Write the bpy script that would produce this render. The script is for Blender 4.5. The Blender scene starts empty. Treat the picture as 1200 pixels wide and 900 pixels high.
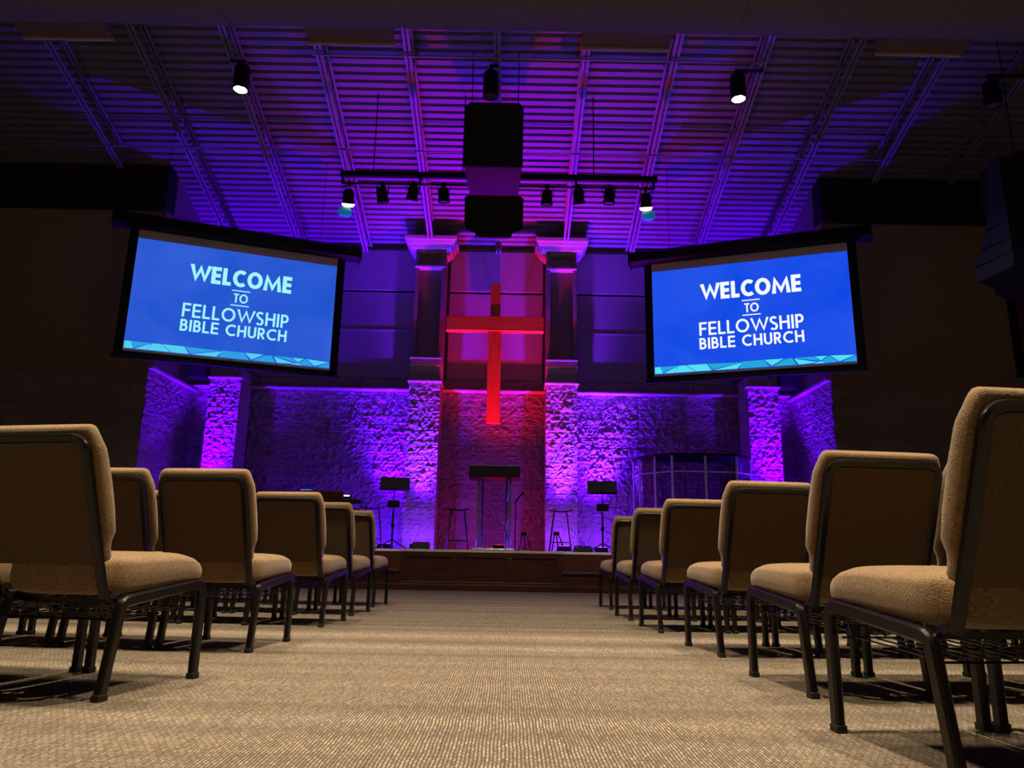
import bpy, math, random
import numpy as np
from mathutils import Vector, Matrix
PI = math.pi
R = math.radians
random.seed(4); rng = np.random.RandomState(7)
SC = bpy.context.scene
COL = SC.collection

# ------------------------------------------------------------------ camera, world, exposure
cd = bpy.data.cameras.new('camera'); cam = bpy.data.objects.new('camera', cd); COL.objects.link(cam)
cd.sensor_width = 36.0; cd.lens = 868.0/1200*36; cd.clip_start = 0.05; cd.clip_end = 200
P_, R_, Y_ = R(13.16), R(1.02), R(0.1)
f_ = Vector((math.sin(Y_)*math.cos(P_), math.cos(Y_)*math.cos(P_), math.sin(P_)))
r0 = Vector((math.cos(Y_), -math.sin(Y_), 0)); u0 = r0.cross(f_)
r_ = r0*math.cos(R_) + u0*math.sin(R_); u_ = u0*math.cos(R_) - r0*math.sin(R_)
M = Matrix((r_, u_, -f_)).transposed().to_4x4(); M.translation = (0, 0, 0.485)
cam.matrix_world = M
SC.camera = cam
w = bpy.data.worlds.new('world'); SC.world = w; w.use_nodes = True
w.node_tree.nodes['Background'].inputs[0].default_value = (0.9, 0.75, 0.7, 1)
w.node_tree.nodes['Background'].inputs[1].default_value = 0.003
SC.view_settings.view_transform = 'Standard'; SC.view_settings.look = 'None'
SC.view_settings.exposure = 0.0; SC.view_settings.gamma = 1.0; SC.view_settings.use_curve_mapping = False

# light levels: (all lamps belong to a fixture built further down)
UPLIGHTS = [  # x, y, colour, narrow beam power, upward flood power, glow power, aim of the narrow beam (dx, dy per metre up)
    (-2.35, 14.45, (0.10, 0.004, 1.0), 1100, 2500, 50, (-0.03, 0.20)),
    (-1.66, 13.80, (0.17, 0.016, 1.0), 1500, 1400, 60, (0.0, 0.19)),
    (1.02, 13.80, (0.20, 0.020, 1.0), 2000, 1400, 60, (0.0, 0.19)),
    (1.78, 14.45, (0.20, 0.018, 1.0), 1600, 2500, 50, (0.03, 0.20)),
    (-5.80, 13.60, (0.12, 0.0, 1.0), 2300, 1900, 45, (0.0, 0.27)),
    (5.15, 13.60, (0.13, 0.0, 1.0), 2300, 1900, 45, (0.0, 0.27)),
]
RED = (-0.15, 13.7, (1.0, 0.004, 0.008), 560, 1500, 24, (0.0, 0.05))
FLOOD_COL = (0.105, 0.0, 1.0)
HOUSE = [  # x, y, power: ceiling can lights lit over the seating
    (-4.33, 10.3, 90), (3.50, 10.3, 90),
    (-4.0, 6.1, 1250), (0.0, 6.1, 1250), (4.0, 6.1, 1250),
    (-4.0, 1.9, 3200), (0.0, 1.9, 3800), (4.0, 1.9, 3200),
]
HOUSE_COL = (1.0, 0.80, 0.56)

# ------------------------------------------------------------------ materials
def mat(name, col, rough=0.6, metal=0.0, spec=0.5, emit=None, estr=0.0, var=0.0, vscale=8.0, bump=0.0, bscale=60.0, sheen=0.0):
    m = bpy.data.materials.new(name); m.use_nodes = True
    nt = m.node_tree; b = nt.nodes['Principled BSDF']
    b.inputs['Base Color'].default_value = (*col, 1); b.inputs['Roughness'].default_value = rough
    b.inputs['Metallic'].default_value = metal; b.inputs['Specular IOR Level'].default_value = spec
    if sheen: b.inputs['Sheen Weight'].default_value = sheen
    if emit:
        b.inputs['Emission Color'].default_value = (*emit, 1); b.inputs['Emission Strength'].default_value = estr
    tc = nt.nodes.new('ShaderNodeTexCoord')
    if var:
        n = nt.nodes.new('ShaderNodeTexNoise'); n.inputs['Scale'].default_value = vscale; n.inputs['Detail'].default_value = 5
        mx = nt.nodes.new('ShaderNodeMix'); mx.data_type = 'RGBA'
        mx.inputs['A'].default_value = (*[c*(1-var) for c in col], 1); mx.inputs['B'].default_value = (*[min(1, c*(1+var)) for c in col], 1)
        nt.links.new(tc.outputs['Object'], n.inputs['Vector']); nt.links.new(n.outputs['Fac'], mx.inputs['Factor'])
        nt.links.new(mx.outputs['Result'], b.inputs['Base Color'])
    if bump:
        n2 = nt.nodes.new('ShaderNodeTexNoise'); n2.inputs['Scale'].default_value = bscale; n2.inputs['Detail'].default_value = 4
        bp = nt.nodes.new('ShaderNodeBump'); bp.inputs['Strength'].default_value = bump; bp.inputs['Distance'].default_value = 0.01
        nt.links.new(tc.outputs['Object'], n2.inputs['Vector']); nt.links.new(n2.outputs['Fac'], bp.inputs['Height'])
        nt.links.new(bp.outputs['Normal'], b.inputs['Normal'])
    return m

def fabric_mat(name, c1, c2, rough=0.9):
    m = mat(name, c1, rough, spec=0.15, sheen=0.25)
    nt = m.node_tree; b = nt.nodes['Principled BSDF']; tc = nt.nodes['Texture Coordinate']
    n = nt.nodes.new('ShaderNodeTexNoise'); n.inputs['Scale'].default_value = 40; n.inputs['Detail'].default_value = 1
    wv = nt.nodes.new('ShaderNodeMath'); wv.operation = 'MULTIPLY'; wv.inputs[1].default_value = 55
    sn = nt.nodes.new('ShaderNodeMath'); sn.operation = 'SINE'
    mr = nt.nodes.new('ShaderNodeMapRange'); mr.inputs[1].default_value = -1; mr.inputs[2].default_value = 1
    n3 = nt.nodes.new('ShaderNodeTexNoise'); n3.inputs['Scale'].default_value = 420; n3.inputs['Detail'].default_value = 2
    ad = nt.nodes.new('ShaderNodeMath'); ad.operation = 'MULTIPLY_ADD'; ad.inputs[1].default_value = 0.7; ad.inputs[2].default_value = -0.1
    ad2 = nt.nodes.new('ShaderNodeMath'); ad2.operation = 'MULTIPLY_ADD'; ad2.inputs[1].default_value = 0.45
    mx = nt.nodes.new('ShaderNodeMix'); mx.data_type = 'RGBA'; mx.inputs['A'].default_value = (*c1, 1); mx.inputs['B'].default_value = (*c2, 1)
    bp = nt.nodes.new('ShaderNodeBump'); bp.inputs['Strength'].default_value = 0.35; bp.inputs['Distance'].default_value = 0.003
    L = nt.links.new
    L(tc.outputs['Object'], n.inputs['Vector']); L(tc.outputs['Object'], n3.inputs['Vector'])
    L(n.outputs['Fac'], wv.inputs[0]); L(wv.outputs[0], sn.inputs[0]); L(sn.outputs[0], mr.inputs[0])
    L(n3.outputs['Fac'], ad.inputs[0]); L(mr.outputs[0], ad2.inputs[0]); L(ad.outputs[0], ad2.inputs[2])
    L(ad2.outputs[0], mx.inputs['Factor']); L(mx.outputs['Result'], b.inputs['Base Color'])
    L(ad2.outputs[0], bp.inputs['Height']); L(bp.outputs['Normal'], b.inputs['Normal'])
    return m

def carpet_mat():
    m = mat('woven_carpet', (0.3, 0.23, 0.15), 0.95, spec=0.1)
    nt = m.node_tree; b = nt.nodes['Principled BSDF']; tc = nt.nodes['Texture Coordinate']; L = nt.links.new
    def N(t, **k):
        n = nt.nodes.new(t)
        for a, v in k.items(): setattr(n, a, v)
        return n
    def math_(op, a, b_=None, c=None):
        n = N('ShaderNodeMath', operation=op)
        for i, v in enumerate((a, b_, c)):
            if v is None: continue
            if isinstance(v, (int, float)): n.inputs[i].default_value = v
            else: L(v, n.inputs[i])
        return n.outputs[0]
    sp = N('ShaderNodeSeparateXYZ'); L(tc.outputs['Object'], sp.inputs[0])
    x, y = sp.outputs['X'], sp.outputs['Y']
    # short raised dashes running up the aisle, slightly slanted
    band = N('ShaderNodeTexNoise', noise_dimensions='1D'); L(math_('MULTIPLY', y, 3.2), band.inputs['W']); band.inputs['Scale'].default_value = 1.0; band.inputs['Detail'].default_value = 2
    wob = N('ShaderNodeTexNoise'); wob.inputs['Scale'].default_value = 5; L(tc.outputs['Object'], wob.inputs['Vector'])
    xx = math_('ADD', x, math_('MULTIPLY', wob.outputs['Fac'], 0.014))
    cb = N('ShaderNodeCombineXYZ'); L(y, cb.inputs[0]); L(xx, cb.inputs[1])
    br = N('ShaderNodeTexBrick'); L(cb.outputs[0], br.inputs['Vector'])
    br.inputs['Scale'].default_value = 1; br.inputs['Brick Width'].default_value = 0.034; br.inputs['Row Height'].default_value = 0.0100
    br.inputs['Mortar Size'].default_value = 0.0028; br.inputs['Mortar Smooth'].default_value = 0.5; br.offset = 0.37
    br.inputs['Color1'].default_value = (1, 1, 1, 1); br.inputs['Color2'].default_value = (0.35, 0.35, 0.35, 1); br.inputs['Mortar'].default_value = (0, 0, 0, 1)
    fine = N('ShaderNodeTexNoise'); fine.inputs['Scale'].default_value = 110; fine.inputs['Detail'].default_value = 2; L(tc.outputs['Object'], fine.inputs['Vector'])
    # tile seams
    tb = N('ShaderNodeTexBrick'); L(tc.outputs['Object'], tb.inputs['Vector']); tb.offset = 0.5
    tb.inputs['Scale'].default_value = 1; tb.inputs['Brick Width'].default_value = 0.33; tb.inputs['Row Height'].default_value = 1.0
    tb.inputs['Mortar Size'].default_value = 0.0025; tb.inputs['Color1'].default_value = (1, 1, 1, 1); tb.inputs['Color2'].default_value = (0.93, 0.93, 0.93, 1); tb.inputs['Mortar'].default_value = (0.72, 0.72, 0.72, 1)
    bw = N('ShaderNodeRGBToBW'); L(br.outputs['Color'], bw.inputs[0])
    amp = math_('MULTIPLY_ADD', band.outputs['Fac'], 1.5, -0.1)
    v = math_('MULTIPLY', bw.outputs[0], amp)
    v = math_('MULTIPLY_ADD', math_('MULTIPLY', v, math_('MULTIPLY_ADD', fine.outputs['Fac'], 2.2, -0.1)), 0.85, math_('MULTIPLY', fine.outputs['Fac'], 0.22))
    mx = N('ShaderNodeMix', data_type='RGBA'); mx.inputs['A'].default_value = (0.042, 0.031, 0.021, 1); mx.inputs['B'].default_value = (0.42, 0.35, 0.26, 1)
    L(v, mx.inputs['Factor'])
    m2 = N('ShaderNodeMix', data_type='RGBA', blend_type='MULTIPLY'); m2.inputs['Factor'].default_value = 1
    L(mx.outputs['Result'], m2.inputs['A']); L(tb.outputs['Color'], m2.inputs['B']); L(m2.outputs['Result'], b.inputs['Base Color'])
    bp = N('ShaderNodeBump'); bp.inputs['Strength'].default_value = 0.5; bp.inputs['Distance'].default_value = 0.004
    L(v, bp.inputs['Height']); L(bp.outputs['Normal'], b.inputs['Normal'])
    return m

def block_mat(name, col, bw=0.4, bh=0.2, bump=0.6):
    """split-face concrete block: courses of 0.2 m with thin joints"""
    m = mat(name, col, 0.9, spec=0.2)
    nt = m.node_tree; b = nt.nodes['Principled BSDF']; tc = nt.nodes['Texture Coordinate']; L = nt.links.new
    sp = nt.nodes.new('ShaderNodeSeparateXYZ'); L(tc.outputs['Object'], sp.inputs[0])
    ad = nt.nodes.new('ShaderNodeMath'); ad.operation = 'ADD'; L(sp.outputs['X'], ad.inputs[0]); L(sp.outputs['Y'], ad.inputs[1])
    cb = nt.nodes.new('ShaderNodeCombineXYZ'); L(ad.outputs[0], cb.inputs[0]); L(sp.outputs['Z'], cb.inputs[1])
    br = nt.nodes.new('ShaderNodeTexBrick'); L(cb.outputs[0], br.inputs['Vector'])
    br.inputs['Scale'].default_value = 1; br.inputs['Brick Width'].default_value = bw; br.inputs['Row Height'].default_value = bh
    br.inputs['Mortar Size'].default_value = 0.006
    br.inputs['Color1'].default_value = (*col, 1); br.inputs['Color2'].default_value = (*[c*0.8 for c in col], 1); br.inputs['Mortar'].default_value = (*[c*0.75 for c in col], 1)
    n = nt.nodes.new('ShaderNodeTexNoise'); n.inputs['Scale'].default_value = 34; n.inputs['Detail'].default_value = 6; n.inputs['Roughness'].default_value = 0.65; L(tc.outputs['Object'], n.inputs['Vector'])
    bp = nt.nodes.new('ShaderNodeBump'); bp.inputs['Strength'].default_value = bump; bp.inputs['Distance'].default_value = 0.03
    L(br.outputs['Color'], b.inputs['Base Color']); L(n.outputs['Fac'], bp.inputs['Height']); L(bp.outputs['Normal'], b.inputs['Normal'])
    return m

def wood_mat(name, c1, c2, rough=0.45, axis='X', scale=3.0):
    m = mat(name, c1, rough)
    nt = m.node_tree; b = nt.nodes['Principled BSDF']; tc = nt.nodes['Texture Coordinate']; L = nt.links.new
    mp = nt.nodes.new('ShaderNodeMapping'); s = {'X': (1, 14, 14), 'Z': (14, 14, 1), 'Y': (14, 1, 14)}[axis]
    mp.inputs['Scale'].default_value = s; L(tc.outputs['Object'], mp.inputs[0])
    n = nt.nodes.new('ShaderNodeTexNoise'); n.inputs['Scale'].default_value = scale; n.inputs['Detail'].default_value = 6; n.inputs['Distortion'].default_value = 0.4; L(mp.outputs[0], n.inputs['Vector'])
    cr = nt.nodes.new('ShaderNodeValToRGB'); cr.color_ramp.elements[0].position = 0.3; cr.color_ramp.elements[1].position = 0.72
    cr.color_ramp.elements[0].color = (*c1, 1); cr.color_ramp.elements[1].color = (*c2, 1)
    L(n.outputs['Fac'], cr.inputs[0]); L(cr.outputs[0], b.inputs['Base Color'])
    return m

MT = {}
MT['fabric'] = fabric_mat('tan_upholstery', (0.095, 0.056, 0.024), (0.33, 0.215, 0.105))
MT['backfab'] = fabric_mat('brown_back_upholstery', (0.045, 0.027, 0.014), (0.125, 0.078, 0.043))
MT['legmetal'] = mat('bronze_enamel', (0.006, 0.004, 0.003), 0.30, 0.0, spec=0.35, var=0.3, vscale=90)
MT['blackrubber'] = mat('black_rubber', (0.006, 0.006, 0.006), 0.6)
MT['wire'] = mat('dark_wire', (0.02, 0.016, 0.014), 0.35, 0.6)
MT['carpet'] = carpet_mat()
MT['block'] = block_mat('split_face_block', (0.42, 0.37, 0.36))
MT['blockdark'] = block_mat('painted_block', (0.40, 0.35, 0.29), bump=0.3)
MT['capstone'] = mat('smooth_cap_block', (0.5, 0.45, 0.44), 0.7, var=0.1)
MT['plaster'] = mat('brown_plaster', (0.34, 0.27, 0.18), 0.9, var=0.06, vscale=1.2, bump=0.1)
MT['upper'] = mat('charcoal_upper_shade', (0.018, 0.016, 0.016), 0.95)  # near-black stands in for the unlit top of the front walls
MT['brownband'] = mat('brown_band_course', (0.38, 0.24, 0.18), 0.9, bump=0.3, bscale=30)
MT['reveal'] = mat('grey_plaster', (0.30, 0.27, 0.27), 0.9)
MT['panel'] = mat('grey_acoustic_fabric', (0.34, 0.31, 0.33), 0.95, bump=0.15, bscale=300, spec=0.1)
MT['crown'] = mat('cream_trim_paint', (0.42, 0.38, 0.38), 0.6)
MT['shaft'] = mat('grey_grooved_panel', (0.22, 0.19, 0.20), 0.8, bump=0.2, bscale=20)
MT['deck'] = mat('grey_roof_deck', (0.17, 0.16, 0.18), 0.7, var=0.12, vscale=0.8)
MT['joist'] = mat('grey_joist_paint', (0.19, 0.18, 0.20), 0.6)
MT['duct'] = mat('grey_duct_fabric', (0.12, 0.11, 0.13), 0.8, var=0.08, vscale=2, bump=0.15, bscale=40)
MT['register'] = mat('tan_register_metal', (0.12, 0.085, 0.07), 0.6)
MT['black'] = mat('matt_black', (0.004, 0.004, 0.005), 0.6, spec=0.3)
MT['blackgrille'] = mat('black_speaker_grille', (0.006, 0.006, 0.007), 0.8, bump=0.3, bscale=400)
MT['cabside'] = mat('black_cabinet_paint', (0.02, 0.015, 0.025), 0.65, spec=0.3)
MT['blackgloss'] = mat('black_gloss', (0.008, 0.007, 0.009), 0.15)
MT['steel'] = mat('brushed_steel', (0.5, 0.5, 0.52), 0.3, 0.9)
MT['darkpipe'] = mat('dark_steel_pipe', (0.03, 0.028, 0.03), 0.5, 0.4)
MT['crosswood'] = wood_mat('red_stained_wood', (0.50, 0.12, 0.012), (0.72, 0.22, 0.03), 0.5, 'Z')
MT['stagewood'] = wood_mat('dark_cherry_wood', (0.040, 0.010, 0.006), (0.09, 0.025, 0.014), 0.4, 'X')
MT['stagedeck'] = mat('dark_stage_floor', (0.02, 0.018, 0.02), 0.5, var=0.2, vscale=6)
MT['nosing'] = mat('light_edge_nosing', (0.7, 0.66, 0.62), 0.4, 0.0)
MT['pianowood'] = wood_mat('dark_red_wood', (0.05, 0.015, 0.012), (0.10, 0.03, 0.02), 0.2, 'X')
MT['screenfab'] = mat('white_screen_fabric', (0.60, 0.54, 0.50), 0.9)
MT['acrylic'] = mat('clear_acrylic_joint', (0.5, 0.48, 0.62), 0.3)
MT['lens_on'] = mat('lit_lamp_lens', (1, 1, 1), emit=(1.0, 0.86, 0.62), estr=9.0)
MT['lens_off'] = mat('unlit_glass_lens', (0.5, 0.48, 0.55), 0.15, 0.7)
MT['gel'] = mat('teal_gel', (0.02, 0.35, 0.42), 0.5, emit=(0.0, 0.22, 0.30), estr=0.35)
MT['beam'] = mat('lit_reflector', (1, 1, 1), emit=(1.0, 0.9, 0.65), estr=1.6)
MT['ledpurple'] = mat('purple_led_face', (0.2, 0.1, 0.5), emit=(0.35, 0.05, 1.0), estr=2.5)
MT['ledred'] = mat('red_led_face', (0.5, 0.05, 0.05), emit=(1.0, 0.03, 0.05), estr=1.5)
MT['lidglow'] = mat('cyan_lid_glow', (0.02, 0.02, 0.02), 0.1, emit=(0.05, 0.35, 0.75), estr=0.6)  # cyan glow on the piano lid edge, put in as emission
MT['brass'] = mat('brownish_wood_panel', (0.13, 0.055, 0.028), 0.5, var=0.2, vscale=5)
MT['bluespk'] = mat('blue_lit_speaker_edge', (0.018, 0.022, 0.07), 0.5)  # blue screen light on the black boxes tinted into their colour
gl = bpy.data.materials.new('clear_acrylic'); gl.use_nodes = True
g = gl.node_tree; g.nodes.clear()
o_ = g.nodes.new('ShaderNodeOutputMaterial'); mxs = g.nodes.new('ShaderNodeMixShader'); t_ = g.nodes.new('ShaderNodeBsdfTransparent'); gg = g.nodes.new('ShaderNodeBsdfGlossy')
gg.inputs['Roughness'].default_value = 0.05; t_.inputs[0].default_value = (0.82, 0.82, 0.86, 1); fr = g.nodes.new('ShaderNodeFresnel'); fr.inputs[0].default_value = 1.45
mk = g.nodes.new('ShaderNodeMath'); mk.operation = 'MULTIPLY'; mk.inputs[1].default_value = 0.35; g.links.new(fr.outputs[0], mk.inputs[0]); g.links.new(mk.outputs[0], mxs.inputs[0]); g.links.new(t_.outputs[0], mxs.inputs[1]); g.links.new(gg.outputs[0], mxs.inputs[2]); g.links.new(mxs.outputs[0], o_.inputs[0])
MT['glass'] = gl

def screen_mat(name, c1, c2):
    m = mat(name, (0, 0, 0), 0.9, spec=0.0)
    nt = m.node_tree; b = nt.nodes['Principled BSDF']; tc = nt.nodes['Texture Coordinate']; L = nt.links.new
    n = nt.nodes.new('ShaderNodeTexNoise'); n.inputs['Scale'].default_value = 0.9; n.inputs['Detail'].default_value = 5; n.inputs['Distortion'].default_value = 0.8
    mr = nt.nodes.new('ShaderNodeMapRange'); mr.inputs[1].default_value = 0.3; mr.inputs[2].default_value = 0.7
    mx = nt.nodes.new('ShaderNodeMix'); mx.data_type = 'RGBA'; mx.inputs['A'].default_value = (*c1, 1); mx.inputs['B'].default_value = (*c2, 1)
    L(tc.outputs['Object'], n.inputs['Vector']); L(n.outputs['Fac'], mr.inputs[0]); L(mr.outputs[0], mx.inputs['Factor']); L(mx.outputs['Result'], b.inputs['Emission Color'])
    b.inputs['Emission Strength'].default_value = 1.0
    return m
def emis(name, c): return mat(name, (0, 0, 0), 0.9, spec=0, emit=c, estr=1.0)

# ------------------------------------------------------------------ mesh builder
class MB:
    def __init__(s): s.v = []; s.f = []; s.mi = []
    def add(s, vs, fs):
        n = len(s.v); s.v += [tuple(map(float, v)) for v in vs]; s.f += [tuple(i+n for i in f) for f in fs]; return s
    def box(s, x0, x1, y0, y1, z0, z1):
        vs = [(x, y, z) for z in (z0, z1) for y in (y0, y1) for x in (x0, x1)]
        return s.add(vs, [(0, 2, 3, 1), (4, 5, 7, 6), (0, 1, 5, 4), (2, 6, 7, 3), (0, 4, 6, 2), (1, 3, 7, 5)])
    def loft(s, rings, cap=True, closed=False):
        k = len(rings[0]); vs = [p for r in rings for p in r]; fs = []
        m = len(rings)
        for i in range(m if closed else m-1):
            for j in range(k):
                a = i*k+j; b = i*k+(j+1) % k; c = ((i+1) % m)*k+(j+1) % k; d = ((i+1) % m)*k+j
                fs.append((a, b, c, d))
        if cap and not closed: fs.append(tuple(range(k))[::-1]); fs.append(tuple((m-1)*k+j for j in range(k)))
        return s.add(vs, fs)
    def sweep(s, pts, N, sec, closed=False):
        """planar path pts; N its plane normal; sec section points (a along N, b across)"""
        pts = [Vector(p) for p in pts]; N = Vector(N).normalized(); rings = []; n = len(pts)
        for i, p in enumerate(pts):
            if closed: t0 = (p-pts[i-1]).normalized(); t1 = (pts[(i+1) % n]-p).normalized()
            else:
                t0 = (p-pts[max(i-1, 0)]); t1 = (pts[min(i+1, n-1)]-p)
                t0 = t0.normalized() if t0.length > 1e-9 else t1.normalized(); t1 = t1.normalized() if t1.length > 1e-9 else t0
            t = (t0+t1).normalized(); B = t.cross(N).normalized(); k = 1/max(0.5, t.dot(t1))
            rings.append([p+N*a+B*(b*k) for a, b in sec])
        return s.loft(rings, closed=closed)
    def cyl(s, p0, p1, r0, r1=None, n=12, cap=True):
        p0 = Vector(p0); p1 = Vector(p1); r1 = r0 if r1 is None else r1; t = (p1-p0).normalized()
        a = t.orthogonal().normalized(); b = t.cross(a)
        rg = lambda p, r: [p+a*(r*math.cos(2*PI*k/n))+b*(r*math.sin(2*PI*k/n)) for k in range(n)]
        return s.loft([rg(p0, r0), rg(p1, r1)], cap=cap)
    def lathe(s, prof, c=(0, 0, 0), axis=(0, 0, 1), n=20):
        c = Vector(c); t = Vector(axis).normalized(); a = t.orthogonal().normalized(); b = t.cross(a)
        return s.loft([[c+t*h+a*(r*math.cos(2*PI*k/n))+b*(r*math.sin(2*PI*k/n)) for k in range(n)] for r, h in prof])
    def tube(s, pts, r, n=6):
        for p, q in zip(pts, pts[1:]): s.cyl(p, q, r, n=n)
        return s
    def build(s, name, m, parent=None, smooth=False, bevel=0, loc=None, subsurf=0):
        me = bpy.data.meshes.new(name); me.from_pydata(s.v, [], s.f); me.update()
        me.materials.append(MT[m] if isinstance(m, str) else m)
        o = bpy.data.objects.new(name, me); COL.objects.link(o)
        if parent: o.parent = parent
        if loc: o.location = loc
        if smooth:
            me.polygons.foreach_set('use_smooth', [True]*len(me.polygons))
            me.set_sharp_from_angle(angle=R(40))
        if bevel:
            b = o.modifiers.new('bevel', 'BEVEL'); b.width = bevel; b.segments = 2; b.limit_method = 'ANGLE'
        if subsurf:
            b = o.modifiers.new('sub', 'SUBSURF'); b.levels = subsurf; b.render_levels = subsurf
        return o
def root(name, label, cat, loc=(0, 0, 0), rz=0, group=None):
    o = bpy.data.objects.new(name, None); COL.objects.link(o); o.empty_display_size = 0.1
    o.location = loc; o.rotation_euler = (0, 0, rz); tag(o, label, cat, group); return o
def tag(o, label, cat, group=None):
    o['label'] = label; o['category'] = cat
    if group: o['group'] = group
    return o
def struct(o): o['kind'] = 'structure'; return o
def copy_tree(o, parent=None):
    c = o.copy(); COL.objects.link(c)
    if parent: c.parent = parent
    for ch in list(o.children): copy_tree(ch, c)
    return c
def fillet(pts, r, n=5):
    pts = [Vector(p) for p in pts]; out = [pts[0]]
    for i in range(1, len(pts)-1):
        p = pts[i]; a = (pts[i-1]-p); b = (pts[i+1]-p); rr = min(r, a.length*0.48, b.length*0.48)
        A = p+a.normalized()*rr; B = p+b.normalized()*rr
        for k in range(n+1):
            t = k/n; out.append(A*(1-t)**2+p*(2*t*(1-t))+B*t*t)
    return out+[pts[-1]]
def rrect(a, b, c=0.3):
    """rounded-rectangle section of half sizes a, b"""
    k = min(a, b)*c
    return [(a-k, -b), (a, -b+k), (a, b-k), (a-k, b), (-a+k, b), (-a, b-k), (-a, -b+k), (-a+k, -b)]
def sell(a, b, e=4.0, n=28):
    out = []
    for k in range(n):
        t = 2*PI*k/n; c, s_ = math.cos(t), math.sin(t)
        out.append((a*math.copysign(abs(c)**(2/e), c), b*math.copysign(abs(s_)**(2/e), s_)))
    return out

# ------------------------------------------------------------------ the room
SL = 0.32; ZW = 7.05      # ceiling slope and its height at the back wall
def zc(y): return ZW+(15-y)*SL
struct(MB().box(-13, 13, -4, 11.1, -0.15, 0).build('floor', 'carpet'))
def rough_wall(name, x0, x1, z0, z1, face, m, axis='X', amp=0.03, cell=0.03, seed=1, thick=0.25, fixed=0.0, sign=-1, parent=None):
    """a split-face block surface: a height field with real relief; joints every 0.2 m"""
    rg = np.random.RandomState(seed)
    nx = int((x1-x0)/cell)+1; nz = int((z1-z0)/cell)+1
    xs = np.linspace(x0, x1, nx); zs = np.linspace(z0, z1, nz)
    def noise(step):
        gx = int((x1-x0)/step)+3; gz = int((z1-z0)/step)+3; G = rg.rand(gz, gx)
        fx = (xs-x0)/step; fz = (zs-z0)/step; ix = fx.astype(int); iz = fz.astype(int); tx = fx-ix; tz = fz-iz
        tx = tx*tx*(3-2*tx); tz = tz*tz*(3-2*tz)
        a = G[np.ix_(iz, ix)]; b = G[np.ix_(iz, ix+1)]; c = G[np.ix_(iz+1, ix)]; d = G[np.ix_(iz+1, ix+1)]
        return (a*(1-tx)+b*tx)*(1-tz)[:, None]+(c*(1-tx)+d*tx)*tz[:, None]
    Hh = noise(0.12)*0.42+noise(0.06)*0.40+noise(0.03)*0.36
    Hh = np.abs(Hh-0.55)*1.7
    j = np.abs(((zs+0.1) % 0.2)-0.1); Hh[j > 0.088] *= 0.35
    D = Hh*amp
    vs = []; 
    for i in range(nz):
        for k in range(nx):
            d = face+sign*D[i, k]
            vs.append((xs[k], d, zs[i]) if axis == 'X' else (d, xs[k], zs[i]))
    fs = [(i*nx+k, i*nx+k+1, (i+1)*nx+k+1, (i+1)*nx+k) for i in range(nz-1) for k in range(nx-1)]
    mb = MB().add(vs, fs)
    b0 = face-sign*0.002; b1 = face-sign*thick
    # solid body behind the rough face
    if axis == 'X': mb.box(x0, x1, min(b0, b1), max(b0, b1), z0, z1)
    else: mb.box(min(b0, b1), max(b0, b1), x0, x1, z0, z1)
    return mb.build(name, m, parent)
ZCAP = 3.80
XL, XR = -6.55, 5.80          # sides of the stage opening
struct(rough_wall('wall_back', XL, XR, 0.0, 4.05, 15.0, 'block', seed=3, amp=0.085, cell=0.025))
struct(MB().box(XL, XR, 15.08, 15.3, 4.05, zc(15.06)+0.1).build('wall_back_upper', 'reveal'))
struct(MB().box(XL, XR, 14.76, 15.0, ZCAP-0.025, ZCAP).build('trim_1', 'capstone'))
for nm, xa, sg, fx in (('left', XL, 1, XL), ('right', XR, -1, XR)):
    struct(rough_wall('wall_reveal_'+nm, 13.0, 15.0, 0.0, 3.72, fx, 'block', axis='Y', seed=5 if sg > 0 else 6, amp=0.06, sign=sg, thick=0.03, cell=0.025))
    a, b = (fx-0.2, fx-0.02) if sg > 0 else (fx+0.02, fx+0.2)
    me = MB(); 
    me.add([(x, y, z) for x in (a, b) for y, z in ((13.25, 3.72), (15.0, 3.72), (15.0, zc(15)+.1), (13.25, zc(13.25)+.1))],
           [(0, 1, 2, 3), (7, 6, 5, 4), (0, 4, 5, 1), (1, 5, 6, 2), (2, 6, 7, 3), (3, 7, 4, 0)])
    struct(me.build('wall_reveal_upper_'+nm, 'reveal'))
    a, b = (fx-0.1, fx+0.09) if sg > 0 else (fx-0.09, fx+0.1)
    struct(MB().box(a, b, 13.0, 15.0, 3.695, 3.735).build('trim_2' if sg > 0 else 'trim_3', 'capstone'))
# auditorium front walls either side of the opening: block below, brown band, plaster, top coloured dark for missing light
for nm, x0, x1 in (('left', -13, XL-0.03), ('right', XR+0.03, 13)):
    struct(rough_wall('wall_front_'+nm, x0, x1, 0.0, 3.55, 13.0, 'blockdark', seed=8, amp=0.012, cell=0.05))
    struct(MB().box(x0, x1, 12.99, 13.25, 3.55, 3.74).build('trim_4' if nm == 'left' else 'trim_5', 'brownband'))
    struct(MB().box(x0, x1, 13.0, 13.25, 3.74, 6.78).build('wall_plaster_'+nm, 'plaster'))
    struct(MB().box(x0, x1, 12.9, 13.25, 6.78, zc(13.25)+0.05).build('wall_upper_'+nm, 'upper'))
struct(MB().box(-13.2, -13, -4, 13.25, 0, 12.9).build('wall_left', 'plaster'))
struct(MB().box(13, 13.2, -4, 13.25, 0, 12.9).build('wall_right', 'plaster'))

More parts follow.
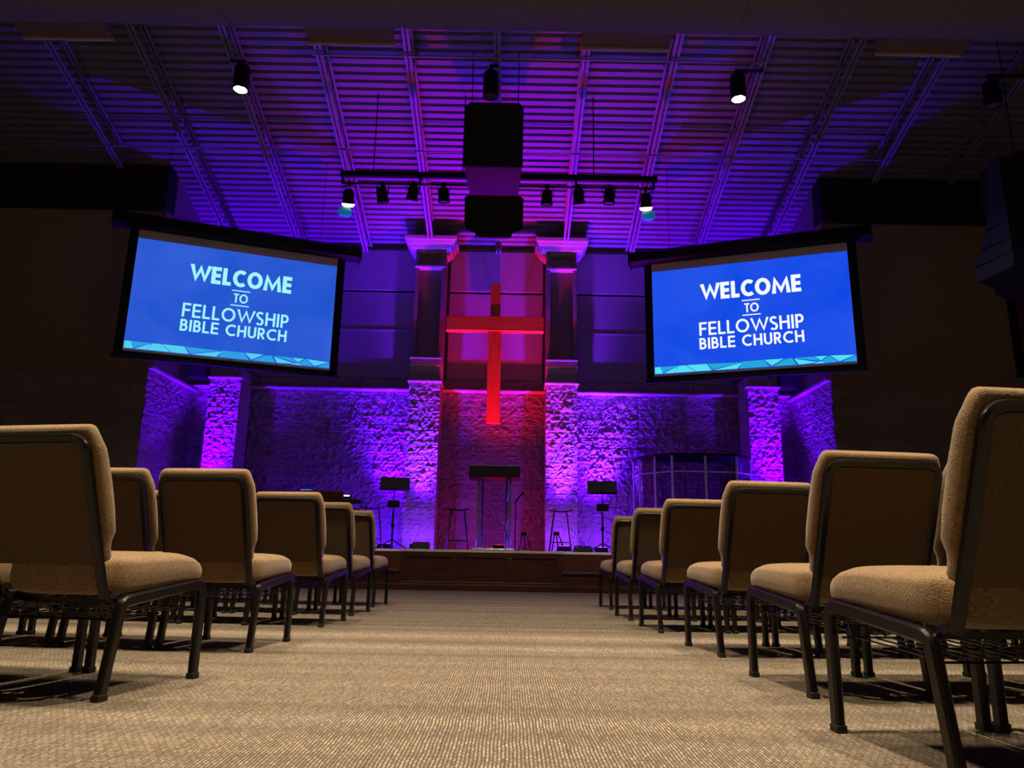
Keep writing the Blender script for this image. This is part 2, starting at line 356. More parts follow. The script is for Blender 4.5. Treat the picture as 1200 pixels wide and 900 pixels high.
# fluted metal roof deck: 0.152 m ribs across the slope
mb = MB(); prof = []; y = 15.25; L_ = 0.152/math.sqrt(1+SL*SL)
while y > -4:
    for dy, dz in ((0, 0), (0.088, 0), (0.098, 0.065), (0.142, 0.065)):
        yy = y-dy/math.sqrt(1+SL*SL); prof.append((yy, zc(yy)+dz))
    y -= L_
rings = [[(-13, a, b) for a, b in prof], [(13, a, b) for a, b in prof]]
n = len(prof); mb.add(rings[0]+rings[1], [(i, i+1, n+i+1, n+i) for i in range(n-1)])
mb.add([(-13, 15.3, ZW+.2), (13, 15.3, ZW+.2), (13, -4, zc(-4)+.35), (-13, -4, zc(-4)+.35)], [(0, 1, 2, 3)])
struct(mb.build('ceiling', 'deck'))

# ------------------------------------------------------------------ roof joists
def make_joist(x, yend, label):
    t = root('roof_joist', label, 'roof joist', (x, 0, 0), 0, 'open web steel joists under the roof deck')
    ys = 1.0; g = 0.035; top = 0.02; dep = 0.46
    def chord(dz, h, w_):
        m_ = MB()
        for s in (-1, 1):
            a, b = sorted((s*g*0.35, s*(g*0.35+w_)))
            for (u0_, u1_, z0, z1) in ((a, b, 0, 0.006), (min(s*g*.35, s*(g*.35+.006)), max(s*g*.35, s*(g*.35+.006)), 0, h)):
                m_.add([(u, yy, zc(yy)-dz+zz) for yy in (ys, yend) for zz in (z0, z1) for u in (u0_, u1_)],
                       [(0, 2, 3, 1), (4, 5, 7, 6), (0, 1, 5, 4), (2, 6, 7, 3), (0, 4, 6, 2), (1, 3, 7, 5)])
        return m_
    chord(top+0.05, 0.04, 0.045).build('top_chord', 'joist', t)
    yend -= 0.35; chord(dep, 0.045, 0.045).build('bottom_chord', 'joist', t)
    wb = MB(); yy = yend-0.15; k = 0
    wb.cyl((0, yend-.02, zc(yend-.02)-top-.03), (0, yy, zc(yy)-dep+.02), 0.011, n=6)
    while yy > ys+0.4:
        y2 = yy-0.30; d0, d1 = (dep-0.02, top+0.03) if k % 2 == 0 else (top+0.03, dep-0.02)
        wb.cyl((0, yy, zc(yy)-d0), (0, y2, zc(y2)-d1), 0.011, n=6); yy = y2; k += 1
    wb.build('web', 'joist', t)
    return t
ordn = ['first', 'second', 'third', 'fourth', 'fifth', 'sixth', 'seventh', 'eighth', 'ninth', 'tenth', 'eleventh', 'twelfth', 'thirteenth']
for i in range(12):
    x = -0.31+1.4*(i-5)
    ye = 14.98 if XL < x < XR else 12.88
    make_joist(x, ye, 'grey open web roof joist sloping to the stage, %s counted from the left' % ordn[i])
for i, (yy, dz, x0, x1) in enumerate(((9.35, 0.50, -3.2, 3.0), (10.15, 0.50, -3.2, 3.9), (12.0, 0.47, -9, 9))):
    tag(MB().cyl((x0, yy, zc(yy)-dz), (x1, yy, zc(yy)-dz), 0.016, n=8).build('ceiling_conduit', 'joist', smooth=True),
        ['thin grey conduit crossing the ceiling just beyond the big duct', 'thin grey conduit crossing above the speaker cluster', 'long thin grey brace running across all the joists above the screens'][i], 'conduit')

# ------------------------------------------------------------------ air duct and registers
dc = (6.6, 6.66); dr = 0.70
mb = MB(); m2 = MB()
sects = [(-12.9, 0.0), (-6, 0.0), (5.4, 0.0), (6.2, 0.0), (7.4, 0.10), (12.9, 0.5)]
mb.loft([[(x, dc[0]+dr*math.cos(2*PI*k/40), dc[1]+dz+dr*math.sin(2*PI*k/40)) for k in range(40)] for x, dz in sects])
dt = root('air_duct', 'large round grey air duct crossing the whole ceiling at the top', 'air duct')
mb.build('duct_tube', 'duct', dt, smooth=True)
for x in (-5.9, -3.1, -0.5, 2.35, 4.9):
    m2 = MB().loft([[(x+d, dc[0]+(dr+0.006)*math.cos(2*PI*k/40), dc[1]+(dr+0.006)*math.sin(2*PI*k/40)) for k in range(40)] for d in (-.02, .02)])
    m2.build('seam_band', 'duct', dt, smooth=True)
for i, (x0, x1) in enumerate(((-5.78, -4.70), (-2.44, -1.41), (0.74, 1.80), (4.18, 5.22))):
    xc = (x0+x1)/2; hw = (x1-x0)/2
    t = root('air_register', 'brownish flat air register under the duct, %s from the left' % ordn[i], 'air register', (xc, 7.28, 6.30), 0, 'air registers along the duct')
    m_ = MB(); m_.loft([[(-hw, 0, 0.04), (hw, 0, 0.04), (hw, 0, 0.22), (-hw, 0, 0.22)], [(-hw*.96, .24, 0.0), (hw*.96, .24, 0.0), (hw*.96, .24, 0.14), (-hw*.96, .24, 0.14)]])
    m_.build('register_box', 'register', t, bevel=0.004)
    MB().box(-hw*.97, hw*.97, 0.24, 0.262, -0.028, 0.01).build('deflector_lip', 'crown', t)

# ------------------------------------------------------------------ pilasters, panels
def pilaster(xc, full, label):
    t = root('pilaster', label, 'pilaster', (xc, 14.3, 0.577), 0, 'block pilasters on the back wall')
    h = 0.305
    # four faces of rough block
    rg = rough_wall('block_shaft', -h, h, 0.0, 4.05-.577, 0.0, 'block', seed=int(20+xc*3), amp=0.07, cell=0.025, thick=0.59, parent=t)
    MB().box(-h-.03, h+.03, -0.08, 0.59, ZCAP+.03-.577, ZCAP+.055-.577).build('cap_ledge', 'capstone', t)
    if full:
        b = 4.05-.577
        MB().box(-h, h, 0.0, 0.60, b, b+.14).build('plinth', 'capstone', t)
        MB().box(-h, h, 0.02, 0.60, b+.14, b+.30).box(-h-.01, h+.01, -.03, .03, b+.13, b+.15).box(-h-.01, h+.01, -.045, .03, b+.26, b+.285).build('sill', 'crown', t)
        z0, z1 = b+.30, 5.72
        m_ = MB().box(-h, h, 0.20, 0.60, z0, z1+.6)
        for s in (-1, 1):
            a, c = sorted((s*h, s*(h-.07))); m_.box(a, c, 0.06, 0.20, z0, z1+.42)
        m_.build('shaft', 'shaft', t)
        MB().box(-h, h, 0.0, 0.20, z1-.02, z1+.015).build('neck_ledge', 'crown', t)
        cr = MB(); st = [(0.0, .10), (.06, .04), (.07, .0), (.14, -.03), (.15, -.05), (.22, -.09), (.23, -.11), (.30, -.12)]
        zc0 = 6.62-.577
        cr.loft([[(-h-.02-(.1-o), o, zc0+dz), (h+.02+(.1-o), o, zc0+dz), (h+.02+(.1-o), .60, zc0+dz), (-h-.02-(.1-o), .60, zc0+dz)] for dz, o in st])
        cr.build('crown', 'crown', t)
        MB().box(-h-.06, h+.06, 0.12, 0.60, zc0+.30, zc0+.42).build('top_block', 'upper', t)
    return t
pilaster(-5.64, False, 'purple lit block pilaster at the left corner under the left screen')
pilaster(-1.70, True, 'block pilaster with flared crown left of the cross')
pilaster(1.01, True, 'block pilaster with flared crown right of the cross')
pilaster(4.99, False, 'purple lit block pilaster at the right corner under the right screen')
for x0, x1, lab in ((-5.30, -2.06, 'grey acoustic wall panel beside the left screen'), (-1.34, 0.655, 'grey acoustic wall panel behind the cross'), (1.37, 4.60, 'grey acoustic wall panel beside the right screen')):
    t = root('acoustic_panel', lab, 'acoustic panel', ((x0+x1)/2, 15.06, 4.06), 0, 'acoustic panels above the block wall')
    hw = (x1-x0)/2
    for k, (a, b) in enumerate(((0.0, 1.03), (1.05, 1.89), (1.93, 2.86))):
        MB().box(-hw, hw, -0.085, 0.0, a, b).build('fabric_panel', 'panel', t, bevel=0.012)
    MB().box(-hw, hw, -0.11, 0.0, 1.028, 1.05).build('joint_strip', 'crown', t)
    MB().box(-hw, hw, -0.05, 0.0, 1.89, 1.93).build('gap_backing', 'black', t)

# ------------------------------------------------------------------ stage
XS0, XS1 = -8.5, 7.8; ZS = 0.577
CA, CB = -1.56, 0.80      # centre section between the steps
NL, NR = -4.2, 3.4        # outer ends of the steps
st = root('stage', 'low stage platform with dark wood panelled front', 'stage', (0, 11.1, 0))
def wx(m_, *a): x0, x1, y0, y1, z0, z1 = a; return m_.box(x0, x1, y0-11.1, y1-11.1, z0, z1)
m_ = MB()
wx(m_, XL, XR, 13.0, 14.95, 0.0, ZS); wx(m_, XS0, XS1, 11.75, 13.0, 0, ZS); wx(m_, CA, CB, 11.12, 11.75, 0, ZS); wx(m_, XS0, NL, 11.12, 11.75, 0, ZS); wx(m_, NR, XS1, 11.12, 11.75, 0, ZS)
m_.build('deck', 'stagedeck', st)
m_ = MB(); wx(m_, CA-.02, CB+.02, 11.08, 11.13, ZS-.035, ZS); wx(m_, XS0, NL+.02, 11.08, 11.13, ZS-.035, ZS); wx(m_, NR-.02, XS1, 11.08, 11.13, ZS-.035, ZS)
wx(m_, NL, CA, 11.71, 11.76, ZS-.035, ZS); wx(m_, CB, NR, 11.71, 11.76, ZS-.035, ZS)
m_.build('nosing', 'nosing', st, bevel=0.004)
def framed(x0, x1, y, divs, name='front_panel'):
    pn = MB(); wx(pn, x0, x1, y+.012, y+.03, 0.0, ZS-.03); pn.build(name, 'stagewood', st)
    m2 = MB(); wx(m2, x0, x1, y-.012, y+.012, 0.47, ZS-.035); wx(m2, x0, x1, y-.022, y+.012, 0.0, 0.09); wx(m2, x0, x1, y-.008, y+.012, 0.09, 0.125)
    for d in divs: wx(m2, d-.04, d+.04, y-.012, y+.012, 0.125, 0.47)
    m2.build('face_frame', 'stagewood', st, bevel=0.005)
framed(CA, CB, 11.1, (CA+.04, -0.77, 0.03, CB-.04))
framed(XS0, NL, 11.1, (XS0+.04, -7.3, -6.2, -5.2, NL-.04)); framed(NR, XS1, 11.1, (NR+.04, 4.6, 5.7, 6.8, XS1-.04))
for a, b, side in ((NL, CA, 'left'), (CB, NR, 'right')):
    m2 = MB(); wx(m2, a, b, 11.12, 11.74, 0, 0.25); m2.build('step', 'stagewood', st)
    m2 = MB(); wx(m2, a+.002, b-.002, 11.09, 11.42, 0.25, 0.285); m2.build('step_tread', 'stagewood', st, bevel=0.006)
    m2 = MB(); wx(m2, a, b, 11.08, 11.118, 0.0, 0.09); m2.build('step_base', 'stagewood', st, bevel=0.004)
    m2 = MB(); wx(m2, a, b, 11.72, 11.748, 0.285, ZS-.035); m2.build('riser', 'stagewood', st)

# ------------------------------------------------------------------ cross
t = root('cross', 'large plain red wooden cross hanging on the back wall', 'cross', (-0.335, 14.2, 3.01))
MB().box(-0.13, 0.13, -0.06, 0.06, 0, 1.86).box(-0.10, 0.10, -0.06, 0.06, 2.16, 2.87).build('upright', 'crosswood', t, bevel=0.006)
MB().box(-0.975, 0.975, -0.085, 0.085, 1.86, 2.16).build('crossbar', wood_mat('red_stained_wood_bar', (0.50, 0.12, 0.012), (0.72, 0.22, 0.03), 0.5, 'X'), t, bevel=0.006)
m_ = MB(); m_.cyl((0, .06, 2.6), (0, .755, 2.6), 0.02); m_.cyl((0, .06, 1.4), (0, .755, 1.4), 0.02); m_.build('wall_bracket', 'darkpipe', t)

# ------------------------------------------------------------------ lettering (strokes only)
def arc(cx, cy, rx, ry, a0, a1, n=14): return [(cx+rx*math.cos(R(a0+(a1-a0)*k/n)), cy+ry*math.sin(R(a0+(a1-a0)*k/n))) for k in range(n+1)]
def glyph(c, w):
    h = w/2; t = 1-h; m = 0.52
    return {
        'W': (1.26, [[(h*.6, 1), (.35, h*.9), (.63, t-.02), (.91, h*.9), (1.26-h*.6, 1)]]),
        'E': (0.58, [[(h, 0), (h, 1)], [(0, t), (.58, t)], [(0, .5), (.55, .5)], [(0, h), (.58, h)]]),
        'F': (0.56, [[(h, 0), (h, 1)], [(0, t), (.56, t)], [(0, .5), (.52, .5)]]),
        'L': (0.52, [[(h, 0), (h, 1)], [(0, h), (.52, h)]]),
        'C': (0.80, [arc(.49, .5, .49-h, .5-h, 50, 310, 20)]),
        'O': (0.96, [arc(.48, .5, .48-h, .5-h, 0, 360, 28)]),
        'M': (1.12, [[(h*.8, 0), (.16+h*.3, t-.03), (.56, h*.8), (.96-h*.3, t-.03), (1.12-h*.8, 0)]]),
        'T': (0.60, [[(.30, 0), (.30, 1)], [(0, t), (.60, t)]]),
        'S': (0.56, [arc(.28, .74, .26-h*.8, .26-h, 30, 270, 12)[:-1]+arc(.28, .26, .28-h, .26-h*.9+.03, 90, -150, 14)]),
        'H': (0.70, [[(h, 0), (h, 1)], [(.70-h, 0), (.70-h, 1)], [(0, m), (.70, m)]]),
        'I': (w, [[(h, 0), (h, 1)]]),
        'P': (0.56, [[(h, 0), (h, 1)], [(0, t), (.30, t)]+arc(.30, (t+.45)/2, .26-h, (t-.45)/2, 90, -90, 10)+[(0, .45)]]),
        'B': (0.58, [[(h, 0), (h, 1)], [(0, t), (.28, t)]+arc(.28, (t+m)/2, .25-h, (t-m)/2, 90, -90, 10)+[(0, m)], [(0, m), (.30, m)]+arc(.30, (h+m)/2, .28-h, (m-h)/2, 90, -90, 10)+[(0, h)]]),
        'R': (0.60, [[(h, 0), (h, 1)], [(0, t), (.30, t)]+arc(.30, (t+.47)/2, .26-h, (t-.47)/2, 90, -90, 10)+[(0, .47)], [(.26, .47), (.60-h, 0)]]),
        'U': (0.66, [[(h, 1), (h, .33)]+arc(.33, .33, .33-h, .33-h, 180, 360, 14)+[(.66-h, 1)]]),
        ' ': (0.30, []),
    }[c]
def text_mesh(mb, s, w, x0, x1, z0, z1, y):
    """lay strokes of string s in the box x0..x1, z0..z1 on plane y (local)"""
    adv = 0; items = []
    for c in s:
        wd, st_ = glyph(c, w); items.append((adv, st_)); adv += wd+(0.135 if c not in 'WT' else 0.09)
    adv -= 0.135; sx = (x1-x0)/adv; sz = z1-z0; lay = 0
    for off, strokes in items:
        for pl in strokes:
            P = [Vector((x0+(off+a)*sx, z0+b*sz)) for a, b in pl]; hw = w*sz/2; closed = (P[0]-P[-1]).length < 1e-5
            L2 = []; R2 = []
            n_ = len(P)
            for i in range(n_):
                if closed: a = P[i]-P[i-1 if i > 0 else n_-2]; b = P[(i+1) if i < n_-1 else 1]-P[i]
                else: a = P[i]-P[max(i-1, 0)]; b = P[min(i+1, n_-1)]-P[i]
                a = a.normalized() if a.length > 1e-9 else b.normalized(); b = b.normalized() if b.length > 1e-9 else a
                t = (a+b).normalized() if (a+b).length > 1e-6 else a; nn = Vector((-t.y, t.x)); k = min(2.6, 1/max(.2, t.dot(b)))
                L2.append(P[i]+nn*hw*k); R2.append(P[i]-nn*hw*k)
            yy = y-0.0003*(lay % 3); lay += 1
            cl = lambda v: min(max(v, z0), z1)
            base = [(q.x, yy, cl(q.y)) for q in L2]+[(q.x, yy, cl(q.y)) for q in R2]
            mb.add(base, [(i, n_+i, n_+i+1, i+1) for i in range(n_-1)])
# ------------------------------------------------------------------ projection screens
def screen(name, pa, pb, label, cblue, cblue2, ctext, cyanA, cyanB):
    """pa, pb: floor-plan points of the left and right edge of the picture as seen from the seats"""
    pa = Vector(pa); pb = Vector(pb); d = pb-pa; Wd = d.length; ang = math.atan2(d.y, d.x); c = (pa+pb)/2
    t = root('projection_screen', label, 'projection screen', (c.x, c.y, 3.6), ang, 'projection screens flanking the stage')
    hw = Wd/2; zb, zt = 0.13, 2.09
    MB().box(-hw-.14, hw+.14, -0.004, 0.004, 0.02, 2.44).build('black_border', 'black', t)
    MB().cyl((-hw-.17, 0, 0.0), (hw+.17, 0, 0.0), 0.028, n=10).build('bottom_rod', 'black', t, smooth=True)
    MB().box(-hw, hw, -0.010, -0.005, zb-.035, zt+.155).build('screen_fabric', 'screenfab', t)
    MB().box(-hw+.005, hw-.005, -0.014, -0.011, zb, zt).build('projected_picture', screen_mat(name+'_blue', cblue, cblue2), t)
    hs = MB(); hs.sweep([(-hw-.40, 0, 2.38), (hw+.40, 0, 2.38)], (0, 1, 0), rrect(.13, .125, .35)); hs.build('screen_housing', 'black', t, smooth=True)
    for s in (-1, 1): MB().box(s*(hw+.40)-.015, s*(hw+.40)+.015, -.14, .14, 2.245, 2.515).build('end_cap', 'blackgloss', t)
    W2 = Wd-.01; H2 = zt-zb; X = lambda u: -hw+.005+u*W2; Z = lambda v: zt-v*H2
    tm = emis(name+'_letters', ctext)
    m_ = MB(); text_mesh(m_, 'WELCOME', 0.215, X(.262), X(.768), Z(.330), Z(.170), -.0150)
    text_mesh(m_, 'TO', 0.16, X(.482), X(.553), Z(.480), Z(.395), -.0150)
    for v in (.367, .505): m_.box(X(.470), X(.562), -.0152, -.0148, Z(v)-.009, Z(v)+.009)
    text_mesh(m_, 'FELLOWSHIP', 0.150, X(.245), X(.768), Z(.664), Z(.538), -.0150)
    text_mesh(m_, 'BIBLE CHURCH', 0.165, X(.243), X(.765), Z(.793), Z(.687), -.0150)
    m_.build('lettering', tm, t)
    tops = [(0, .0), (.03, .0), (.155, .0), (.275, .0), (.46, .0), (.56, 0), (.70, .0), (.80, .0), (.87, 0), (1.0, .0)]
    polys = [([(0, 0), (.03, 0), (.045, 1), (0, 1)], 0), ([(.03, 0), (.125, 0), (.045, .9)], 1), ([(.125, 0.05), (.105, 1), (.05, 1)], 0), ([(.13, 0), (.165, 0), (.215, 1), (.105, 1)], 0),
             ([(.17, 0), (.275, .0), (.30, 1), (.22, 1)], 0), ([(.28, 0), (.45, .1), (.305, .9)], 1), ([(.31, 1), (.455, .15), (.43, 1)], 0), ([(.455, 0), (.56, 0), (.59, 1), (.44, 1)], 1),
             ([(.565, 0), (.66, .0), (.60, .9)], 0), ([(.67, .05), (.70, .0), (.72, 1), (.605, 1)], 1), ([(.71, .1), (.82, .85), (.73, 1)], 0), ([(.71, 0), (.80, 0), (.83, .7)], 1),
             ([(.805, 0), (.865, 0), (.835, .6)], 0), ([(.835, .7), (.86, 1), (.80, 1)], 0), ([(.875, 0), (.915, .95), (.865, 1), (.84, .6)], 1), ([(.88, 0), (.995, .15), (.92, .9)], 0), ([(.93, 1), (1, .25), (1, 1)], 1)]
    m_ = MB(); km = []
    for pl, k in polys:
        m_.add([(X(min(max(u, .002), .998)), -.0152, Z(.932+v*.062)) for u, v in pl], [tuple(range(len(pl)))]); km.append(k)
    o = m_.build('triangle_border', emis(name+'_tri0', cyanA), t); o.data.materials.append(emis(name+'_tri1', cyanB))
    for p, k in zip(o.data.polygons, km): p.material_index = k
    for s in (-1, 1):
        MB().cyl((s*hw*.8, 0, 2.5), (s*hw*.8, 0, zc(t.location.y)-3.6-.02), 0.004, n=6).build('hanging_cable', 'darkpipe', t)
screen('left_screen', (-6.41, 11.80), (-3.27, 12.95), 'large angled projection screen left of the stage reading WELCOME in pale cyan',
       (0.013, 0.085, 0.60), (0.035, 0.115, 0.70), (0.36, 0.92, 1.0), (0.09, 0.62, 0.85), (0.03, 0.34, 0.78))
screen('right_screen', (2.59, 12.95), (5.72, 11.80), 'large angled projection screen right of the stage reading WELCOME in white',
       (0.004, 0.065, 0.78), (0.020, 0.09, 0.82), (0.90, 0.97, 1.0), (0.09, 0.75, 0.82), (0.02, 0.38, 0.68))

# ------------------------------------------------------------------ speaker cluster
def chamfer_prism(mb, outline, y0, y1, k=0.9):
    cx = sum(p[0] for p in outline)/len(outline); cz = sum(p[1] for p in outline)/len(outline)
    mb.loft([[(x, y0, z) for x, z in outline], [(cx+(x-cx)*k, y1, z) for x, z in outline]]); return mb
t = root('hanging_speaker', 'tall black speaker cabinet hanging above the lighting bar at centre', 'speaker', (-0.33, 10.2, 6.25))
def octo(hw, z0, z1, c): return [(-hw+c, z0), (hw-c, z0), (hw, z0+c), (hw, z1-c), (hw-c, z1), (-hw+c, z1), (-hw, z1-c), (-hw, z0+c)]
chamfer_prism(MB(), [(-.44, 0), (.44, 0), (.445, 1.0), (.38, 1.09), (-.38, 1.09), (-.445, 1.0)], 0.03, 0.93, 0.9).build('cabinet', 'cabside', t, bevel=0.01)
chamfer_prism(MB(), [(-.45, .0), (.45, .0), (.455, 1.0), (.385, 1.10), (-.385, 1.10), (-.455, 1.0)], 0.0, 0.03, 1).build('grille', 'blackgrille', t)
for s in (-1, 1):
    MB().cyl((s*.37, .3, 1.0), (s*.37, .3, zc(10.5)-6.25-.02), 0.008, n=6).build('hanging_cable', 'darkpipe', t)
t = root('hanging_speaker', 'tilted black speaker cabinet hanging just below the tall one', 'speaker', (-0.33, 11.16, 6.30))
tl = R(22); ml = MB(); mg = MB()
o8 = [(-.30, -.70), (.30, -.70), (.30, -.64), (.45, -.58), (.485, -.50), (.485, -.06), (.36, 0), (-.36, 0), (-.485, -.06), (-.485, -.50), (-.45, -.58), (-.30, -.64)]
chamfer_prism(ml, o8, 0.03, 0.55, 0.8); chamfer_prism(mg, o8, 0.0, 0.03, 1)
for mm in (ml, mg): mm.v = [(x, y*math.cos(tl)-z*math.sin(tl)*1.0, z*math.cos(tl)+y*math.sin(tl)) for x, y, z in mm.v]
ml.build('cabinet', 'blackgrille', t, bevel=0.01); mg.build('grille', 'blackgrille', t)
MB().box(-.05, .05, .10, .16, -.02, .08).cyl((-.3, .35, .05), (-.3, .35, zc(11.37)-6.2), 0.008, n=6).cyl((.3, .35, .05), (.3, .35, zc(11.37)-6.2), 0.008, n=6).build('hanging_bracket', 'darkpipe', t)

# ------------------------------------------------------------------ lighting bar and stage lamps
BY, BZ = 11.3, 6.69
t = root('lighting_bar', 'long black lighting bar crossing behind the hanging speakers', 'lighting bar', (-0.27, BY, BZ))
MB().sweep([(-2.64, 0, 0), (2.66, 0, 0)], (0, 1, 0), rrect(.045, .05, .3)).build('raceway', 'black', t)
MB().cyl((-2.60, 0, -.17), (2.58, 0, -.17), 0.022, n=10).build('pipe', 'darkpipe', t, smooth=True)
m_ = MB()
for x in (-2.6, -1.3, 0, 1.3, 2.6): m_.box(x-.02, x+.02, -.015, .015, -.19, 0)
m_.build('pipe_bracket', 'darkpipe', t)
for x in (-2.1, -0.6, 1.6): MB().cyl((x, 0, .04), (x, 0, zc(BY)-BZ-.02), 0.010, n=6).build('drop_rod', 'darkpipe', t)
def par(x, z, rz, tilt, lit, label, size=1.0):
    t = root('stage_light', label, 'stage light', (x, BY, z), rz, 'stage lights on the lighting bar')
    L0 = 0.26*size; r0_ = 0.092*size
    ax = Vector((0, math.sin(tilt), -math.cos(tilt)))
    c = Vector((0, 0, 0))-ax*L0*.5
    MB().lathe([(r0_*.35, 0), (r0_*.8, .02), (r0_, .07), (r0_, L0*.8), (r0_*1.12, L0*.82), (r0_*1.12, L0), (r0_*.98, L0), (r0_*.9, L0*.9)], c, ax, 18).build('housing', 'black', t, smooth=True)
    MB().lathe([(r0_*.9, L0*.94), (r0_*.5, L0*.93), (0.001, L0*.92)], c, ax, 16).build('lens', 'beam' if lit else 'lens_off', t, smooth=True)
    top = (BZ-.17)-z
    m_ = MB()
    path = fillet([(-r0_*1.2, 0, 0), (-r0_*1.25, 0, r0_*2.0), (0, 0, r0_*2.3), (r0_*1.25, 0, r0_*2.0), (r0_*1.2, 0, 0)], .05)
    m_.sweep(path, (0, 1, 0), rrect(.012, .003, .3)); m_.build('yoke', 'black', t)
    m_ = MB().cyl((0, 0, r0_*2.2), (0, 0, top-.02), 0.012, n=8); m_.box(-.025, .025, -.03, .03, top-.05, top+.03); m_.build('clamp', 'black', t)
    if lit:
        g_ = MB(); e = c+ax*L0
        # gel frame: a tilted square-ish colour sheet flap hanging from the lens
        g_.lathe([(r0_*.8, .05), (r0_*1.25, .09), (r0_*1.15, .17), (r0_*.6, .2)], e+Vector((-.045 if x < 0 else .035, 0, 0)), ax, 16)
        g_.build('colour_filter', 'gel', t, smooth=True)
        MB().lathe([(r0_*1.14, -.02), (r0_*1.15, .0), (r0_*.9, .03), (r0_*.5, .04)], e, ax, 16).build('lit_snout', 'beam', t, smooth=True)
    return t
k_ = BY/11.0
px_ = [(-2.68, 6.12), (-2.137, 6.169), (-1.642, 6.215), (-1.142, 6.19), (0.532, 6.18), (1.045, 6.21), (1.544, 6.215), (2.135, 6.15)]
labs = ['lit stage light with teal filter at the left end of the bar', 'unlit black stage light next to the lit left end one', 'unlit black stage light, third from the left on the bar', 'unlit black stage light just left of the hanging speakers',
        'unlit black stage light just right of the hanging speakers', 'unlit black stage light, third from the right on the bar', 'unlit black stage light next to the lit right end one', 'lit stage light with teal filter at the right end of the bar']
for i, (x, z) in enumerate(px_):
    par(x*k_, .485+(z-.485)*k_, R([10, -20, 25, -8, 5, -15, 12, -10][i]), R([28, 20, 28, 15, 15, 22, 12, 25][i]), i in (0, 7), labs[i])

# ------------------------------------------------------------------ ceiling can lights
def spot(name, parent, loc, power, col, size, blend, aim, rad=0.06):
    l = bpy.data.lights.new(name, 'SPOT'); l.energy = power; l.color = col; l.spot_size = R(size); l.spot_blend = blend; l.shadow_soft_size = rad
    o = bpy.data.objects.new(name, l); COL.objects.link(o); o.parent = parent; o.location = loc
    o.rotation_euler = (Vector(aim)).to_track_quat('-Z', 'Y').to_euler(); return o
def can(x, y, zb, lit, label, power=0):
    t = root('can_light', label, 'can light', (x, y, zb), 0, 'can lights hanging from the ceiling joists')
    MB().lathe([(.098, .05), (.105, 0), (.118, .0), (.12, .01), (.12, .39), (.105, .415), (.03, .43)], n=24).build('housing', 'black', t, smooth=True)
    MB().lathe([(.101, .014), (.06, .010), (.001, .008)], n=20).build('lens', 'lens_on' if lit else 'lens_off', t, smooth=True)
    jx = -0.31+1.4*round((x+.31)/1.4)-x; hz = max(zc(y)-zb-.48, .50)
    MB().cyl((0, 0, .42), (0, 0, hz), 0.02, n=8).box(min(jx, 0)-.03, max(jx, 0)+.03, -.02, .02, hz-.02, hz+.01).build('stem', 'black', t)
    if lit: spot('lamp', t, (0, 0, -.03), power, HOUSE_COL, 104, 0.9, (0, 0, -1), 0.10)
can(-4.33, 10.3, 7.55, True, 'lit can light hanging left of centre above the left screen', HOUSE[0][2])
can(-0.40, 10.3, 7.52, False, 'unlit can light hanging at centre above the tall speaker')
can(3.50, 10.3, 7.55, True, 'lit can light hanging right of centre above the right screen', HOUSE[1][2])
can(7.51, 10.3, 7.52, False, 'unlit can light hanging at the far right near the curved speaker')
for i, (x, y, p) in enumerate(HOUSE[2:]):
    can(x, y, zc(y)-1.1, True, 'lit can light above the %s seats, row %s' % (['left', 'aisle between the', 'right'][i % 3], ['just before the duct', 'farthest from the stage'][i//3]), p)

# ------------------------------------------------------------------ curved speaker array at far right
t = root('line_array_speaker', 'tall black curved speaker hanging at the far right edge', 'speaker', (7.0, 9.5, 4.2), R(-58))
n_ = 6; pts = []
zt_ = 1.86
prof = [(-.10, 1.86), (-.13, 1.5), (-.17, 1.15), (-.24, .82), (-.34, .55), (-.46, .33), (-.42, .10)]
for k in range(n_):
    (y0, z0), (y1, z1) = prof[k], prof[k+1]
    mbx = MB(); x0 = -.36
    # each box: a wedge facing the seats (toward -x / -y)
    q0 = (y0, z0-.012); q1 = (y1, z1+.012)
    n2 = Vector((z1-z0, -(y1-y0))).normalized()   # outward
    b0 = (0.05, z0-.012+.02*k); b1 = (0.05, z1+.012+.02*k)
    mbx.loft([[(q0[0], -.36, q0[1]), (q1[0], -.36, q1[1]), (b1[0], -.36, b1[1]), (b0[0], -.36, b0[1])], [(q0[0], .36, q0[1]), (q1[0], .36, q1[1]), (b1[0], .36, b1[1]), (b0[0], .36, b0[1])]])
    mbx.build('speaker_box', 'bluespk', t, bevel=0.008)
MB().box(-.40, .40, .02, .55, 0.0, 1.9).build('rear_cabinet', 'blackgrille', t, bevel=0.02)
MB().box(-.2, .3, -.03, .03, 1.9, 1.96).cyl((0.1, 0, 1.95), (.1, 0, zc(9.5)-4.2), 0.01, n=6).build('hanging_frame', 'darkpipe', t)

t = root('wall_panel', 'brown wood panel with black frame on the wall at the far right', 'wall panel', (9.75, 12.97, 3.86))
MB().box(-.5, .5, -.05, .02, 0, 1.72).build('panel_board', 'brass', t)
MB().box(-.58, -.48, -.09, .02, -.03, 1.78).box(.48, .58, -.09, .02, -.03, 1.78).box(-.58, .58, -.09, .02, 1.70, 1.80).box(-.58, .58, -.08, .02, -.05, 0.03).build('frame', 'black', t, bevel=0.005)
t = root('projector', 'small projector hanging in front of the duct at the top right corner', 'projector', (5.05, 5.55, 5.15))
MB().box(-.14, .14, -.18, .18, .02, .17).build('body', 'black', t, bevel=0.015)
MB().cyl((-.08, -.19, .05), (-.08, -.165, .05), .05, n=18).build('lens', 'lens_off', t, smooth=True)
MB().cyl((0, 0, .16), (0, 0, zc(5.55)-5.15-.02), .02, n=8).build('mount_pole', 'darkpipe', t)

